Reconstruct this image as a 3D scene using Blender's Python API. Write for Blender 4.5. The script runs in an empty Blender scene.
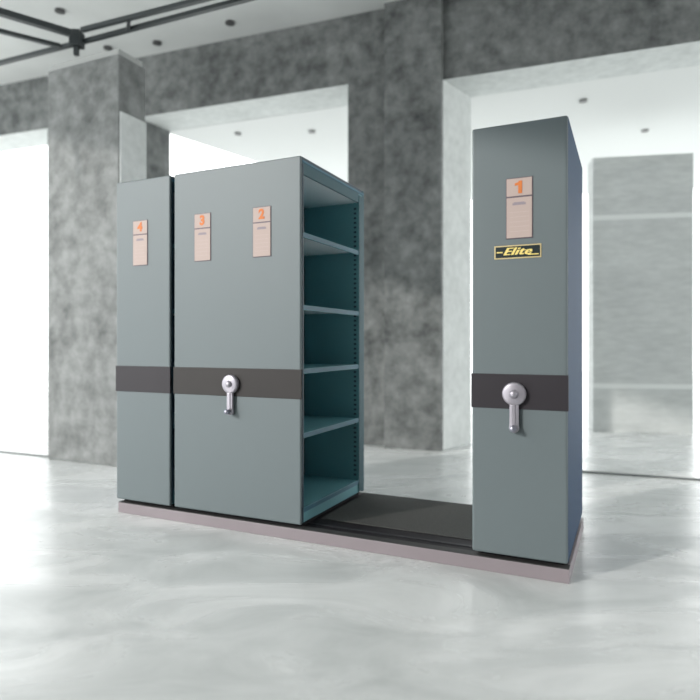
import bpy, bmesh, math
from mathutils import Vector, Matrix
S = bpy.context.scene
C = S.collection
F = 601.0; HOR = 343.0; CH = 1.12

# ------------------------------------------------------------------ materials
def mat(name, col, rough=0.5, metal=0.0, spec=0.5, bump=0.0, bscale=300, var=0.0, vscale=3.0, coat=0.0):
    m = bpy.data.materials.new(name); m.use_nodes = True
    nt = m.node_tree; b = nt.nodes['Principled BSDF']
    b.inputs['Base Color'].default_value = (*col, 1)
    b.inputs['Roughness'].default_value = rough
    b.inputs['Metallic'].default_value = metal
    b.inputs['Specular IOR Level'].default_value = spec
    b.inputs['Coat Weight'].default_value = coat
    tc = nt.nodes.new('ShaderNodeTexCoord')
    if var:
        n = nt.nodes.new('ShaderNodeTexNoise'); n.inputs['Scale'].default_value = vscale
        n.inputs['Detail'].default_value = 5
        nt.links.new(tc.outputs['Object'], n.inputs['Vector'])
        r = nt.nodes.new('ShaderNodeValToRGB')
        r.color_ramp.elements[0].position = .3; r.color_ramp.elements[1].position = .7
        r.color_ramp.elements[0].color = (*[c*(1-var) for c in col], 1)
        r.color_ramp.elements[1].color = (*[min(1, c*(1+var)) for c in col], 1)
        nt.links.new(n.outputs['Fac'], r.inputs['Fac']); nt.links.new(r.outputs['Color'], b.inputs['Base Color'])
    if bump:
        n = nt.nodes.new('ShaderNodeTexNoise'); n.inputs['Scale'].default_value = bscale
        nt.links.new(tc.outputs['Object'], n.inputs['Vector'])
        bp = nt.nodes.new('ShaderNodeBump'); bp.inputs['Strength'].default_value = bump
        bp.inputs['Distance'].default_value = .002
        nt.links.new(n.outputs['Fac'], bp.inputs['Height']); nt.links.new(bp.outputs['Normal'], b.inputs['Normal'])
    return m

def concrete(name, dark, light, scale=1.6, rough=.85, streak=1.0):
    m = bpy.data.materials.new(name); m.use_nodes = True
    nt = m.node_tree; b = nt.nodes['Principled BSDF']; L = nt.links.new
    tc = nt.nodes.new('ShaderNodeTexCoord')
    mp = nt.nodes.new('ShaderNodeMapping'); mp.inputs['Scale'].default_value = (1, 1, streak)
    L(tc.outputs['Object'], mp.inputs['Vector'])
    n1 = nt.nodes.new('ShaderNodeTexNoise'); n1.inputs['Scale'].default_value = scale
    n1.inputs['Detail'].default_value = 7; n1.inputs['Roughness'].default_value = .62
    n2 = nt.nodes.new('ShaderNodeTexNoise'); n2.inputs['Scale'].default_value = scale*5
    n2.inputs['Detail'].default_value = 6; n2.inputs['Roughness'].default_value = .6
    L(mp.outputs['Vector'], n1.inputs['Vector']); L(mp.outputs['Vector'], n2.inputs['Vector'])
    mx = nt.nodes.new('ShaderNodeMath'); mx.operation = 'MULTIPLY_ADD'; mx.inputs[1].default_value = .55
    sc = nt.nodes.new('ShaderNodeMath'); sc.operation = 'MULTIPLY'; sc.inputs[1].default_value = .45
    L(n1.outputs['Fac'], sc.inputs[0]); L(n2.outputs['Fac'], mx.inputs[0]); L(sc.outputs[0], mx.inputs[2])
    r = nt.nodes.new('ShaderNodeValToRGB')
    r.color_ramp.elements[0].position = .34; r.color_ramp.elements[1].position = .66
    r.color_ramp.elements[0].color = (*dark, 1); r.color_ramp.elements[1].color = (*light, 1)
    L(mx.outputs[0], r.inputs['Fac']); L(r.outputs['Color'], b.inputs['Base Color'])
    b.inputs['Roughness'].default_value = rough
    b.inputs['Specular IOR Level'].default_value = .2
    bp = nt.nodes.new('ShaderNodeBump'); bp.inputs['Strength'].default_value = .3; bp.inputs['Distance'].default_value = .01
    L(n2.outputs['Fac'], bp.inputs['Height']); L(bp.outputs['Normal'], b.inputs['Normal'])
    return m

M = {}
M['paint'] = mat('grey_green_powder_coat', (.124, .152, .160), .48, bump=.08, bscale=500)
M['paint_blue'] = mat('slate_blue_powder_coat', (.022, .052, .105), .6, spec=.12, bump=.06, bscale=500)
M['navy'] = mat('navy_steel', (.02, .045, .07), .45)
M['teal'] = mat('teal_lightened_for_shade', (.15, .36, .40), .5, bump=.05, bscale=400)  # shelf teal lightened to offset the shade inside the bays
M['teal_dark'] = mat('teal_dark_copy', (.038, .10, .12), .5, spec=.3)  # darker copy of the same teal for faces that catch more light
M['teal_lip'] = mat('pale_teal_rim', (.06, .16, .22), .45, spec=.3)
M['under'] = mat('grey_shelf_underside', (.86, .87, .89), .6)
M['plum'] = mat('plum_brown', (.10, .06, .065), .6)  # plum-brown tone of the strip in the inner corner
M['band'] = mat('charcoal_band_vinyl', (.024, .020, .025), .55, spec=.35, var=.12, vscale=2.2)
M['band_brown'] = mat('charcoal_brown_band_vinyl', (.026, .022, .021), .55, spec=.35, var=.15, vscale=2.2)
M['chrome'] = mat('brushed_pale_metal', (.36, .34, .38), .35, metal=.5)
M['chrome_dark'] = mat('dull_steel', (.32, .32, .38), .3, metal=.8)
M['card'] = mat('pinkish_card', (.47, .37, .335), .7)
M['card_frame'] = mat('dark_card_frame', (.12, .09, .11), .5)
M['ink'] = mat('orange_ink', (.62, .17, .03), .6)
M['ink_grey'] = mat('grey_ink', (.28, .24, .27), .7)
M['ink_line'] = mat('faint_ink', (.52, .42, .41), .7)
M['plate'] = mat('black_plate', (.012, .022, .024), .3)
M['gold'] = mat('gold_lettering', (.85, .68, .22), .4, metal=.2)
M['gold_rim'] = mat('gold_rim', (.6, .48, .25), .4, metal=.2)
M['fascia'] = mat('mauve_grey_fascia', (.25, .215, .23), .5, var=.05)
M['deck'] = mat('black_deck', (.012, .010, .013), .6, spec=.15)
M['deck_edge'] = mat('dark_grey_deck_edge', (.045, .045, .045), .6, spec=.2)
M['mat'] = mat('charcoal_speckled_mat', (.085, .085, .082), .9, spec=.1, bump=.5, bscale=180, var=.25, vscale=160)
M['rail'] = mat('dark_steel_rail', (.02, .02, .024), .55, spec=.2)
M['steel'] = mat('dark_painted_steel', (.025, .032, .034), .5)
M['ceil'] = mat('pale_plaster_ceiling', (.60, .61, .60), .9, var=.06, vscale=1.5)
M['ceil_out'] = mat('white_soffit', (.74, .75, .74), .9)
M['white_cap'] = mat('pale_cap', (.42, .43, .42), .8)
M['lamp_trim'] = mat('dark_lamp_recess', (.08, .08, .08), .6)
M['outer_trim'] = mat('grey_lamp_recess', (.30, .30, .30), .6)
M['wall'] = concrete('wall_concrete', (.06, .065, .065), (.265, .275, .27), 1.3)
M['reveal'] = concrete('pale_reveal_plaster', (.55, .57, .56), (.72, .74, .73), 2)
M['pillar'] = concrete('pillar_concrete', (.105, .11, .108), (.32, .33, .325), 1.3)
M['outer'] = concrete('outer_wall_concrete', (.50, .52, .515), (.68, .70, .69), 1.0, streak=4)
M['outer_joint'] = mat('pale_joint', (.8, .82, .81), .8)
M['threshold'] = mat('grey_metal_threshold', (.16, .17, .17), .6)

def floor_mat():
    m = bpy.data.materials.new('polished_concrete_floor'); m.use_nodes = True
    nt = m.node_tree; b = nt.nodes['Principled BSDF']; L = nt.links.new
    tc = nt.nodes.new('ShaderNodeTexCoord')
    mp = nt.nodes.new('ShaderNodeMapping'); mp.inputs['Rotation'].default_value = (0, 0, .35)
    mp.inputs['Scale'].default_value = (.8, 1.7, 1)
    L(tc.outputs['Object'], mp.inputs['Vector'])
    n = nt.nodes.new('ShaderNodeTexNoise'); n.inputs['Scale'].default_value = 1.5
    n.inputs['Detail'].default_value = 8; n.inputs['Roughness'].default_value = .58; n.inputs['Distortion'].default_value = 1.1
    L(mp.outputs['Vector'], n.inputs['Vector'])
    r = nt.nodes.new('ShaderNodeValToRGB')
    r.color_ramp.elements[0].position = .34; r.color_ramp.elements[1].position = .66
    r.color_ramp.elements[0].color = (.47, .49, .485, 1); r.color_ramp.elements[1].color = (.72, .73, .725, 1)
    L(n.outputs['Fac'], r.inputs['Fac']); L(r.outputs['Color'], b.inputs['Base Color'])
    r2 = nt.nodes.new('ShaderNodeMapRange'); r2.inputs['From Min'].default_value = .3; r2.inputs['From Max'].default_value = .7
    r2.inputs['To Min'].default_value = .34; r2.inputs['To Max'].default_value = .22
    L(n.outputs['Fac'], r2.inputs['Value']); L(r2.outputs['Result'], b.inputs['Roughness'])
    b.inputs['Specular IOR Level'].default_value = .6
    return m
M['floor'] = floor_mat()

# ------------------------------------------------------------------ helpers
def new_bm(): return bmesh.new()
def box(bm, x0, x1, y0, y1, z0, z1, bev=0.0, seg=2, mi=0):
    r = bmesh.ops.create_cube(bm, size=1)
    for v in r['verts']:
        v.co = Vector(((x0+x1)/2+v.co.x*(x1-x0), (y0+y1)/2+v.co.y*(y1-y0), (z0+z1)/2+v.co.z*(z1-z0)))
    fs = set(f for v in r['verts'] for f in v.link_faces)
    for f in fs: f.material_index = mi
    if bev:
        es = list(set(e for v in r['verts'] for e in v.link_edges))
        bmesh.ops.bevel(bm, geom=es, offset=bev, segments=seg, affect='EDGES', profile=.5)
    return r
def prism(bm, foot, z0, z1, mi=0):
    b = [bm.verts.new((x, y, z0)) for x, y in foot]; t = [bm.verts.new((x, y, z1)) for x, y in foot]
    fs = [bm.faces.new(b[::-1]), bm.faces.new(t)]
    n = len(foot)
    for i in range(n): fs.append(bm.faces.new((b[i], b[(i+1) % n], t[(i+1) % n], t[i])))
    for f in fs: f.material_index = mi
    return fs
def lathe_y(bm, cx, cz, prof, n=40):
    """revolve profile [(radius, y)] about the axis parallel to y through (cx, cz)"""
    rings = []
    for r, y in prof:
        if r < 1e-6: rings.append([bm.verts.new((cx, y, cz))])
        else: rings.append([bm.verts.new((cx+r*math.cos(2*math.pi*i/n), y, cz+r*math.sin(2*math.pi*i/n))) for i in range(n)])
    for a, b in zip(rings[:-1], rings[1:]):
        for i in range(n):
            j = (i+1) % n
            if len(a) == 1 and len(b) == 1: continue
            if len(a) == 1: f = bm.faces.new((a[0], b[i], b[j]))
            elif len(b) == 1: f = bm.faces.new((a[i], b[0], a[j]))
            else: f = bm.faces.new((a[i], b[i], b[j], a[j]))
            f.smooth = True
def obj(name, bm, mats, parent=None, recalc=True):
    if recalc: bmesh.ops.recalc_face_normals(bm, faces=bm.faces)
    me = bpy.data.meshes.new(name); bm.to_mesh(me); bm.free()
    for m in (mats if isinstance(mats, (list, tuple)) else [mats]): me.materials.append(M[m])
    o = bpy.data.objects.new(name, me); C.objects.link(o)
    if parent: o.parent = parent
    return o
def tag(o, label=None, cat=None, group=None, kind=None):
    if label: o['label'] = label
    if cat: o['category'] = cat
    if group: o['group'] = group
    if kind: o['kind'] = kind
    return o
def empty(name, loc, rz=0):
    o = bpy.data.objects.new(name, None); C.objects.link(o); o.location = loc; o.rotation_euler = (0, 0, rz)
    o.empty_display_size = .1
    return o
def text(name, body, size, m, parent, x, y, z, shear=0, bold=0.0, sx=1.0, thick=.0006):
    cu = bpy.data.curves.new(name, 'FONT'); cu.body = body; cu.size = size; cu.shear = shear; cu.offset = bold
    cu.extrude = thick; cu.space_character = 1.12 if shear else 1; cu.align_x = 'CENTER'; cu.align_y = 'CENTER'
    t = bpy.data.objects.new(name + '_tmp', cu); C.objects.link(t)
    bpy.context.view_layer.update()
    me = bpy.data.meshes.new_from_object(t.evaluated_get(bpy.context.evaluated_depsgraph_get()))
    bpy.data.objects.remove(t)
    if shear:                                                          # heavy script: the letters drawn with a fat stroke
        b = bmesh.new()
        for i, dx in enumerate((-.0022, -.0011, 0, .0011, .0022)):
            k = len(b.verts); b.from_mesh(me); b.verts.ensure_lookup_table()
            for v in b.verts[k:]: v.co.x += dx; v.co.z += i*.00004
        b.to_mesh(me); b.free()
    me.transform(Matrix.Translation((x, y, z)) @ Matrix.Rotation(math.pi/2, 4, 'X') @ Matrix.Diagonal((sx, 1, 1, 1)))
    me.materials.clear(); me.materials.append(M[m])
    o = bpy.data.objects.new(name, me); C.objects.link(o); o.parent = parent
    return o

# ------------------------------------------------------------------ shelving cabinets, in the frame of the track
L0 = Vector((-1.543, 3.98, 0)); RZ = -math.radians(24.975)
U = Vector((math.cos(RZ), math.sin(RZ), 0)); V = Vector((-math.sin(RZ), math.cos(RZ), 0))
ZB, ZT = .09, 2.18
DEP = .886
def at(s, d, z=0): return L0 + U*s + V*d + Vector((0, 0, z))

def shelf(name, x0, x1, zt, parent, lip_side, open_lip=.028, y0=.036, y1=.80):
    bm = new_bm()
    box(bm, x0, x1, y0, y1, zt-.006, zt)                               # the sheet
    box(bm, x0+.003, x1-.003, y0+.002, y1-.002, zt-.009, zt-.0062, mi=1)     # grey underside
    xe = x1 if lip_side > 0 else x0
    box(bm, xe-.006, xe+.006, y0, y1, zt-open_lip, zt+.002, bev=.002, mi=2)  # folded front rim
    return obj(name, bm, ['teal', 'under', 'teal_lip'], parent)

def post(name, x0, x1, y0, y1, parent, face, mats=('teal', 'navy')):
    """slotted corner post; slots run up the face that looks into the shelves"""
    bm = new_bm()
    box(bm, x0, x1, y0, y1, ZB+.01, ZT-.04, bev=.002)
    z = ZB + .12
    while z < ZT-.12:
        for sx in (.028,):
            xc = x1-sx if face > 0 else x0+sx
            yy = y0 if y0 > .4 else y1
            box(bm, xc-.009, xc+.009, yy-.0012, yy+.0012, z, z+.014, mi=1)
        z += .032
    return obj(name, bm, list(mats), parent)

LEVELS = [.18, .605, .972, 1.335, 1.75]
def bay(root, x0, x1, side):
    """one open shelving bay between x0 and x1, open towards side (+1 right, -1 left)"""
    for i, z in enumerate(LEVELS):
        shelf('shelf', x0+.004, x1-.008, z, root, side)
    bm = new_bm()                                                      # kick panel under the lowest shelf
    xo = x1-.014 if side > 0 else x0+.014
    box(bm, xo-.006, xo+.006, .036, .80, ZB+.005, .150, bev=.001)
    obj('kick_panel', bm, 'teal', root)
    xp = (x1-.05, x1-.001) if side > 0 else (x0+.001, x0+.05)
    post('post', xp[0], xp[1], .80, .86, root, side)
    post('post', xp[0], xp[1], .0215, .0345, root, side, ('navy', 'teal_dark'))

def cabinet(s0, s1, label, bays, band='band', divider=None, closed=None):
    w = s1-s0
    root = tag(empty('mobile_shelving_cabinet', at(s0, 0), RZ), label, 'shelving cabinet', 'steel shelving cabinets on the track platform')
    bm = new_bm(); box(bm, 0, w, 0, .021, ZB, ZT, bev=.010, seg=4)
    o = obj('front_panel', bm, 'paint', root)
    for f in o.data.polygons: f.use_smooth = False
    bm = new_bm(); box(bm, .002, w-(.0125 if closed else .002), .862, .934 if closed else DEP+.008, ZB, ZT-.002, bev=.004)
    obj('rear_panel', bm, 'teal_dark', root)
    bm = new_bm(); box(bm, .006, w-.006, .8005, .8615, ZB+.008, ZT-.045)      # box-section end wall inside
    obj('end_wall', bm, 'teal', root)
    bm = new_bm(); box(bm, .004, w-.004, .0215, .862, ZT-.03, ZT, bev=.004)
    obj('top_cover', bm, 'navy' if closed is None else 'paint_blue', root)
    bm = new_bm()                                                      # grey ceiling of the bays
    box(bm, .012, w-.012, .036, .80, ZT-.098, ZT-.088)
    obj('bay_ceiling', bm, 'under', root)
    for side in bays:
        xo = w-.008 if side > 0 else .008
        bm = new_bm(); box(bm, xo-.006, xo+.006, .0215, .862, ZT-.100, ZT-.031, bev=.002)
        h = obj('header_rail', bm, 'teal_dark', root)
        bm = new_bm(); box(bm, xo-.004, xo+.010, .0215, .882, ZT-.034, ZT-.020, bev=.003)
        obj('rim', bm, 'teal_lip', h)
    if not closed:
        bm = new_bm(); box(bm, w-.0008, w+.0012, .8015, .8605, ZB+.012, ZT-.046); obj('flange_dark_cover', bm, 'teal_dark', root)  # cover sheet added to darken the over-bright outer face of the end post
    if divider:
        bm = new_bm(); box(bm, divider-.006, divider+.006, .036, .80, ZB+.01, ZT-.1)
        obj('divider_panel', bm, 'teal', root)
        bm = new_bm(); box(bm, divider+.0062, divider+.030, .786, .7995, ZB+.02, ZT-.102); obj('corner_angle', bm, 'plum', root)
        bay(root, divider+.034, w, 1); bay(root, 0, divider-.006, -1)
    else:
        side = bays[0]
        if side > 0:
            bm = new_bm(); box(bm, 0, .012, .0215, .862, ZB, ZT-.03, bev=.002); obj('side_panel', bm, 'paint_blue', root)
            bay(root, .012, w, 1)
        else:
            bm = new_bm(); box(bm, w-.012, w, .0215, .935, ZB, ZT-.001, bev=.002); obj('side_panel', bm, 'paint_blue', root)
            bay(root, 0, w-.012, -1)
    # dark vinyl band that wraps the front panel's edges
    bm = new_bm(); box(bm, -.003, w+.003, -.003, .010, .802, .970, bev=.002)
    obj('band', bm, band, root)
    bm = new_bm()                                                      # low carriage below the cabinet
    box(bm, .02, w-.02, .05, .84, .0705, ZB+.004)
    obj('carriage', bm, 'deck', root)
    return root

def label_holder(root, x0, digit, word=True):
    w, z0, z1, zd = .118, 1.625, 1.910, 1.822
    bm = new_bm()
    box(bm, x0-.004, x0+w+.004, -.003, .0005, z0-.004, z1+.004, bev=.001)
    fr = obj('label_holder', bm, 'card_frame', root)
    bm = new_bm()
    box(bm, x0, x0+w, -.0048, -.0028, zd+.004, z1, bev=.0005); obj('number_card', bm, 'card', fr)
    bm = new_bm()
    box(bm, x0, x0+w, -.0048, -.0028, z0, zd-.004, bev=.0005)
    box(bm, x0+.028, x0+w-.028, -.0052, -.0046, zd-.040, zd-.030, mi=1)
    box(bm, x0+.034, x0+w-.034, -.0052, -.0046, zd-.030, zd-.026, mi=1)
    for k in range(5):
        z = zd-.075-k*.023
        box(bm, x0+.014, x0+w-.014, -.0051, -.0046, z, z+.0018, mi=2)
    obj('name_card', bm, ['card', 'ink_grey', 'ink_line'], fr)
    if digit == '1':
        bm = new_bm(); xm = x0+w/2+.004; zm = (zd+z1)/2+.002
        out = [(-.008, -.031), (.010, -.031), (.010, .029), (-.004, .029), (-.010, .022), (-.024, .018), (-.024, .007), (-.008, .009)]
        a = [bm.verts.new((xm+p[0], -.0064, zm+p[1])) for p in out]; b = [bm.verts.new((xm+p[0], -.0048, zm+p[1])) for p in out]
        bm.faces.new(a); bm.faces.new(b[::-1])
        for i in range(8): bm.faces.new((a[i], a[(i+1) % 8], b[(i+1) % 8], b[i]))
        t = obj('number', bm, 'ink', fr); t['label'] = 'orange digit'; return fr
    t = text('number', digit, .078, 'ink', fr, x0+w/2, -.0056, (zd+z1)/2+.002, bold=.0035, thick=.0008)
    t['label'] = 'orange digit'
    return fr

def crank(root, xc, zc=.876):
    bm = new_bm()
    y = -.003
    lathe_y(bm, xc, zc, [(0, y), (.054, y), (.056, y-.004), (.056, y-.020), (.053, y-.025), (.046, y-.0275), (0, y-.029)])
    c = obj('crank_handle', bm, 'chrome', root); c['label'] = 'pale metal crank handle'
    bm = new_bm()
    lathe_y(bm, xc, zc, [(.020, y-.026), (.020, y-.034), (.014, y-.042), (.006, y-.045), (0, y-.045)], 24)
    obj('hub_bolt', bm, 'chrome', c)
    bm = new_bm()
    box(bm, xc-.022, xc+.022, y-.024, y-.008, zc-.165, zc-.045, bev=.007, seg=3)
    box(bm, xc-.012, xc+.008, y-.029, y-.020, zc-.175, zc-.050, bev=.004, seg=3)
    lathe_y(bm, xc, zc-.162, [(0, y-.006), (.023, y-.006), (.024, y-.012), (.023, y-.025), (0, y-.026)], 24)
    obj('arm', bm, 'chrome', c)
    bm = new_bm()
    lathe_y(bm, xc, zc-.162, [(.010, y-.024), (.011, y-.028), (.015, y-.032), (.015, y-.055), (.012, y-.061), (0, y-.063)], 24)
    obj('grip', bm, 'chrome_dark', c)
    return c

c4 = cabinet(-.006, .450, 'narrow grey-green shelving cabinet marked 4, leftmost on the track platform', [1])
label_holder(c4, .152, '4')
cd = cabinet(.482, 1.397, 'wide grey-green shelving cabinet marked 3 and 2 with open teal shelves', [1, -1], band='band_brown', divider=.4575)
label_holder(cd, .648-.482, '3'); label_holder(cd, 1.078-.482, '2')
crank(cd, .925-.482)
c1 = cabinet(2.369, 2.818, 'tall grey-green shelving cabinet marked 1 with blue side, alone at the right end', [-1], closed=True)
label_holder(c1, 2.539-2.369, '1')
crank(c1, 2.577-2.369)
# maker's plate
bm = new_bm(); x0, x1, z0, z1 = .111, .331, 1.526, 1.591
box(bm, x0, x1, -.003, .0005, z0, z1, bev=.001)
box(bm, x0+.006, x1-.006, -.0036, -.002, z0+.006, z1-.006, mi=1)
pl = obj('name_plate', bm, ['gold_rim', 'plate'], c1); pl['label'] = 'black plate with gold rim and gold script'
text('lettering', 'Elite', .050, 'gold', pl, (x0+x1)/2-.004, -.0044, (z0+z1)/2+.001, shear=.42, bold=.0004, sx=1.3, thick=.0007)
bm = new_bm()
box(bm, x0+.012, x0+.040, -.0048, -.003, (z0+z1)/2-.003, (z0+z1)/2+.003); obj('flourish', bm, 'gold', pl)
bm = new_bm()
prism(bm, [(x1-.062, -.0048), (x1-.012, -.0048), (x1-.012, -.003), (x1-.062, -.003)], z0+.014, z0+.019)
obj('flourish', bm, 'gold', pl)

# ------------------------------------------------------------------ track platform
TW = 2.825
tp = tag(empty('track_platform', at(0, 0), RZ), 'low mauve-grey track platform with black deck under the shelving cabinets', 'platform')
bm = new_bm(); box(bm, .008, TW, .002, .018, 0, .066, bev=.002); obj('front_fascia', bm, 'fascia', tp)
bm = new_bm(); box(bm, TW-.014, TW, .0182, .93, 0, .066, bev=.002); obj('end_fascia', bm, 'fascia', tp)
bm = new_bm(); box(bm, .012, TW-.015, .019, .93, .001, .0655); obj('deck', bm, 'deck', tp)
bm = new_bm(); box(bm, .010, TW-.002, .004, .062, .0657, .0695, bev=.001); obj('deck_edge', bm, 'deck_edge', tp)
for d in (.13, .80):
    bm = new_bm()
    box(bm, .03, TW-.03, d-.012, d+.012, .0656, .0685, bev=.001)
    obj('rail', bm, 'rail', tp)
bm = new_bm(); box(bm, 1.40, 2.40, .235, .905, .0657, .0700, bev=.001); mm = obj('floor_mat', bm, 'mat', tp); mm['label'] = 'speckled charcoal mat'

# ------------------------------------------------------------------ the hall
RW = math.atan2(-601, 1641)
A = Vector((math.cos(RW), math.sin(RW), 0)); B = Vector((-math.sin(RW), math.cos(RW), 0))
O = Vector((.165, 6.6, 0))
def wt(px, w=0.0):
    """distance along the back wall, at depth w into it, of the sight line at px"""
    k = (px-350)/F
    return (k*(O.y+w*B.y)-O.x-w*B.x)/(A.x-k*A.y)
def wall_obj(name, bm, mats):
    o = obj(name, bm, mats); o.location = O; o.rotation_euler = (0, 0, RW); return tag(o, kind='structure')
W = .55; ZC = 4.75
t_l = -4.55; t_r = wt(137); t2l = wt(348); t2r = wt(443)
ti_r = wt(170, W); ti2r = wt(471, W)
bm = new_bm()
prism(bm, [(t_l, 0), (t_r, 0), (ti_r, W), (t_l, W)], 0, ZC+.2)
prism(bm, [(t2l, 0), (t2r, 0), (ti2r, W), (t2l, W)], 0, ZC+.2)
prism(bm, [(-9.5, 0), (-8.2, 0), (-8.2, W), (-9.5, W)], 0, ZC+.2)
prism(bm, [(5.2, 0), (7.0, 0), (7.0, W), (5.2, W)], 0, ZC+.2)
prism(bm, [(-8.2, 0), (t_l, 0), (t_l, W), (-8.2, W)], 4.04, ZC+.2)
prism(bm, [(t_r, 0), (t2l, 0), (t2l, W), (ti_r, W)], 3.99, ZC+.2)
prism(bm, [(t2r, 0), (5.2, 0), (5.2, W), (ti2r, W)], 3.88, ZC+.2)
box(bm, wt(387), t2r, -.10, 0, 0, ZC+.2)
# pale plaster in the openings; jambs farther left keep dark concrete as painted shading
bmesh.ops.recalc_face_normals(bm, faces=bm.faces)
for f in bm.faces:
    c = f.calc_center_median(); n = f.normal
    if .1 < c.y < .5 and (n.z < -.9 or (abs(n.x) > .8 and c.x > 0)): f.material_index = 1
wall_obj('wall_back', bm, ['wall', 'reveal'])

bm = new_bm(); box(bm, -16, 16, -4, 24, -.1, 0)
fl = tag(obj('floor', bm, 'floor'), kind='structure')
# ceiling of the hall stops at the back wall
bm = new_bm()
p = [O + A*(-9.5) + B*.1, O + A*7 + B*.1, Vector((6.8, -1.5, 0)), Vector((-4.6, -1.5, 0))]
prism(bm, [(q.x, q.y) for q in p], ZC, ZC+.15)
tag(obj('ceiling', bm, 'ceil'), kind='structure')
# soffit of the space beyond
bm = new_bm()
prism(bm, [(a[0], a[1]) for a in [(-2.5, 8.22), (-1.57, 9.43), (.7, 12.5), (9.5, 10.5), tuple((O + A*7 + B*(W+.01))[:2]), tuple((O + A*(-2.98) + B*(W+.01))[:2])]], 3.99, 4.2)
so = tag(obj('ceiling_outer', bm, 'ceil_out'), kind='structure')
# concrete panel out beyond the right opening
bm = new_bm()
Yp = 7.6
P0 = Vector(((593-350)/F*Yp, Yp, 0)); 
box(bm, 0, 1.17, 0, .3, 0, 3.46)
po = tag(obj('wall_outer', bm, 'outer'), kind='structure'); po.location = P0; po.rotation_euler = (0, 0, -math.radians(10))
bm = new_bm()
for z in (2.70, .58): box(bm, 0, 1.17, -.006, -.0005, z-.03, z+.03)  # joints made pale for the light streak reflecting along them
jo = tag(obj('trim_1', bm, 'outer_joint'), kind='structure'); jo.location = P0; jo.rotation_euler = po.rotation_euler
# unseen wall behind the viewer, added to close off light from that side
bm = new_bm(); box(bm, -4.6, 6.8, -1.7, -1.5, 0, ZC)
tag(obj('wall_front', bm, 'wall'), kind='structure')
# floor thresholds
for i, (a, b) in enumerate((((1.35, 5.46), (4.4, 4.34)), ((-5.4, 6.93), (-2.95, 5.9)))):
    a = Vector((*a, 0)); b = Vector((*b, 0)); d = (b-a)
    bm = new_bm(); box(bm, 0, d.length, -.022, .022, .0, .012, bev=.002)
    o = tag(obj('trim_%d' % (i+2), bm, 'threshold'), kind='structure'); o.location = a; o.rotation_euler = (0, 0, math.atan2(d.y, d.x))

# free-standing pillar
pr = tag(empty('concrete_pillar', (-2.915, 5.80, 0), -math.radians(24)), 'square grey concrete pillar standing left behind the cabinet marked 4', 'pillar')
bm = new_bm(); box(bm, 0, .90, 0, .34, 0, 3.74, bev=.01); obj('shaft', bm, 'pillar', pr)
bm = new_bm(); box(bm, .02, .88, .02, .32, 3.7405, 3.80, bev=.006); cap = obj('cap', bm, 'white_cap', pr); cap['label'] = 'pale cap plate'
bm = new_bm(); box(bm, .9005, .915, .012, .338, 0, 3.22, bev=.003); sp = obj('side_panel', bm, 'reveal', pr); sp['label'] = 'pale panel added on the right side in place of the light jamb beyond'  # added panel, stands in for the light-toned jamb behind the pillar

# dark steel frame carried by the pillar
def on_plane(px, py, z):
    Y = (z-CH)*F/(HOR-py); return Vector(((px-350)/F*Y, Y, z))
fr = tag(empty('steel_ceiling_frame', (-2.55, 5.6, 3.82)), 'dark steel ceiling frame of paired beams meeting above the concrete pillar', 'ceiling frame')
def beam(name, a, b, w=.045, h=.035):
    d = b-a; bm = new_bm(); box(bm, 0, d.length, -w/2, w/2, -h/2, h/2, bev=.003)
    o = obj(name, bm, 'steel', fr); o.location = a-Vector(fr.location); o.rotation_euler = (0, 0, math.atan2(d.y, d.x)); return o
ZF = 3.95
pc, pd = on_plane(82, 30, ZF), on_plane(82, 42, ZF)
ce, de = on_plane(200, 0, ZF), on_plane(250, -2, ZF)
ee = on_plane(0, 63, ZF)
a0, a1 = on_plane(70, 33, ZF), on_plane(0, 12, ZF)
b0, b1 = on_plane(60, 46, ZF), on_plane(0, 31, ZF)
ext = lambda p, q, k: q+(q-p).normalized()*k
beam('beam', pc, ext(pc, ce, 2.0)); beam('beam', pd, ext(pd, de, 1.4))
beam('beam', pd+(pd-de).normalized()*.05, ext(pd, ee, 2.2))
beam('beam', a0, ext(a0, a1, 2.5), .06, .055); beam('beam', b0, ext(b0, b1, 2.5))
for t in (.42, 1.7):
    m1 = pc.lerp(ce, t); m2 = pd.lerp(de, t*.72)
    beam('cross_bar', m1, m2, .03, .05)
bm = new_bm(); box(bm, -.045, .055, -.06, .06, .06, .20, bev=.005); nd = obj('node_box', bm, 'steel', fr)
bm = new_bm()
box(bm, -.02, .02, -.02, .02, -.0195, .0595); obj('stem', bm, 'steel', fr)

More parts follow.
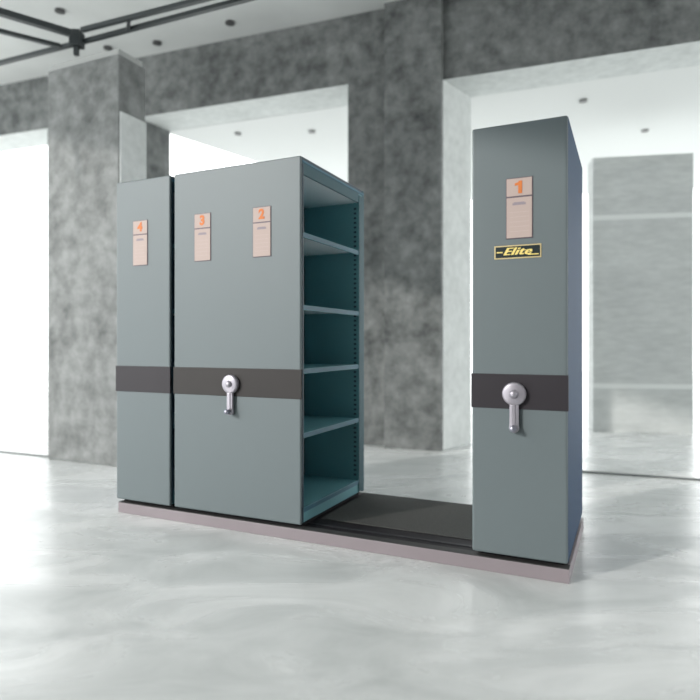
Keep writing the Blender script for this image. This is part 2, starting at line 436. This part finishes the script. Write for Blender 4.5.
# recessed lights
def downlight(px, py, z, label, group, r=.055, m='lamp_trim'):
    c = on_plane(px, py, z)
    root = tag(empty('recessed_light', c), label, 'ceiling light', group)
    bm = new_bm()
    bmesh.ops.create_cone(bm, cap_ends=True, segments=28, radius1=r, radius2=r*.9, depth=.02)
    for v in bm.verts: v.co.z -= .011
    obj('trim_ring', bm, m, root)
    bm = new_bm(); bmesh.ops.create_cone(bm, cap_ends=True, segments=24, radius1=r*.6, radius2=r*.6, depth=.006)
    for v in bm.verts: v.co.z -= .0245
    obj('lens', bm, m, root)
g = 'recessed lights in the hall ceiling'
downlight(60, 10, ZC, 'dark recessed ceiling light inside the corner of the steel frame', g)
downlight(108, 47, ZC, 'dark recessed ceiling light just right of the concrete pillar top', g)
downlight(157, 42, ZC, 'dark recessed ceiling light nearest the back wall, below the paired beams', g)
downlight(230, 22, ZC, 'dark recessed ceiling light farthest right on the hall ceiling', g)
g = 'recessed lights in the white outer soffit'
downlight(238, 133, 3.99, 'small recessed light on outer soffit above the cabinet marked 3', g, .05, 'outer_trim')
downlight(312, 131, 3.99, 'small recessed light on outer soffit above the open shelves', g, .05, 'outer_trim')
downlight(583, 100, 3.99, 'recessed light on outer soffit just right above the cabinet marked 1', g, .05, 'outer_trim')
downlight(645, 130, 3.99, 'recessed light on outer soffit above the outer concrete panel', g, .05, 'outer_trim')

# ------------------------------------------------------------------ light
w = bpy.data.worlds.new('World'); S.world = w; w.use_nodes = True
bg = w.node_tree.nodes['Background']; bg.inputs['Color'].default_value = (.97, 1, 1, 1); bg.inputs['Strength'].default_value = 3.2
sd = bpy.data.lights.new('sun', 'SUN'); sd.energy = 2.1; sd.angle = math.radians(1.5); sd.color = (1, .97, .93)
so = bpy.data.objects.new('sun', sd); C.objects.link(so)
so.rotation_euler = Vector((.87, .50, -.40)).to_track_quat('-Z', 'Y').to_euler()

# ------------------------------------------------------------------ camera
cam = bpy.data.cameras.new('camera'); co = bpy.data.objects.new('camera', cam); C.objects.link(co)
co.location = (0, 0, CH); co.rotation_euler = (math.pi/2, 0, 0)
cam.sensor_width = 36; cam.lens = F/700*36; cam.shift_y = -7/700
cam.dof.use_dof = True; cam.dof.focus_distance = 3.2; cam.dof.aperture_fstop = 1.0
S.camera = co
S.view_settings.view_transform = 'Standard'; S.view_settings.look = 'None'
S.view_settings.gamma = 1; S.view_settings.exposure = 0.0
S.cycles.max_bounces = 10; S.cycles.diffuse_bounces = 6
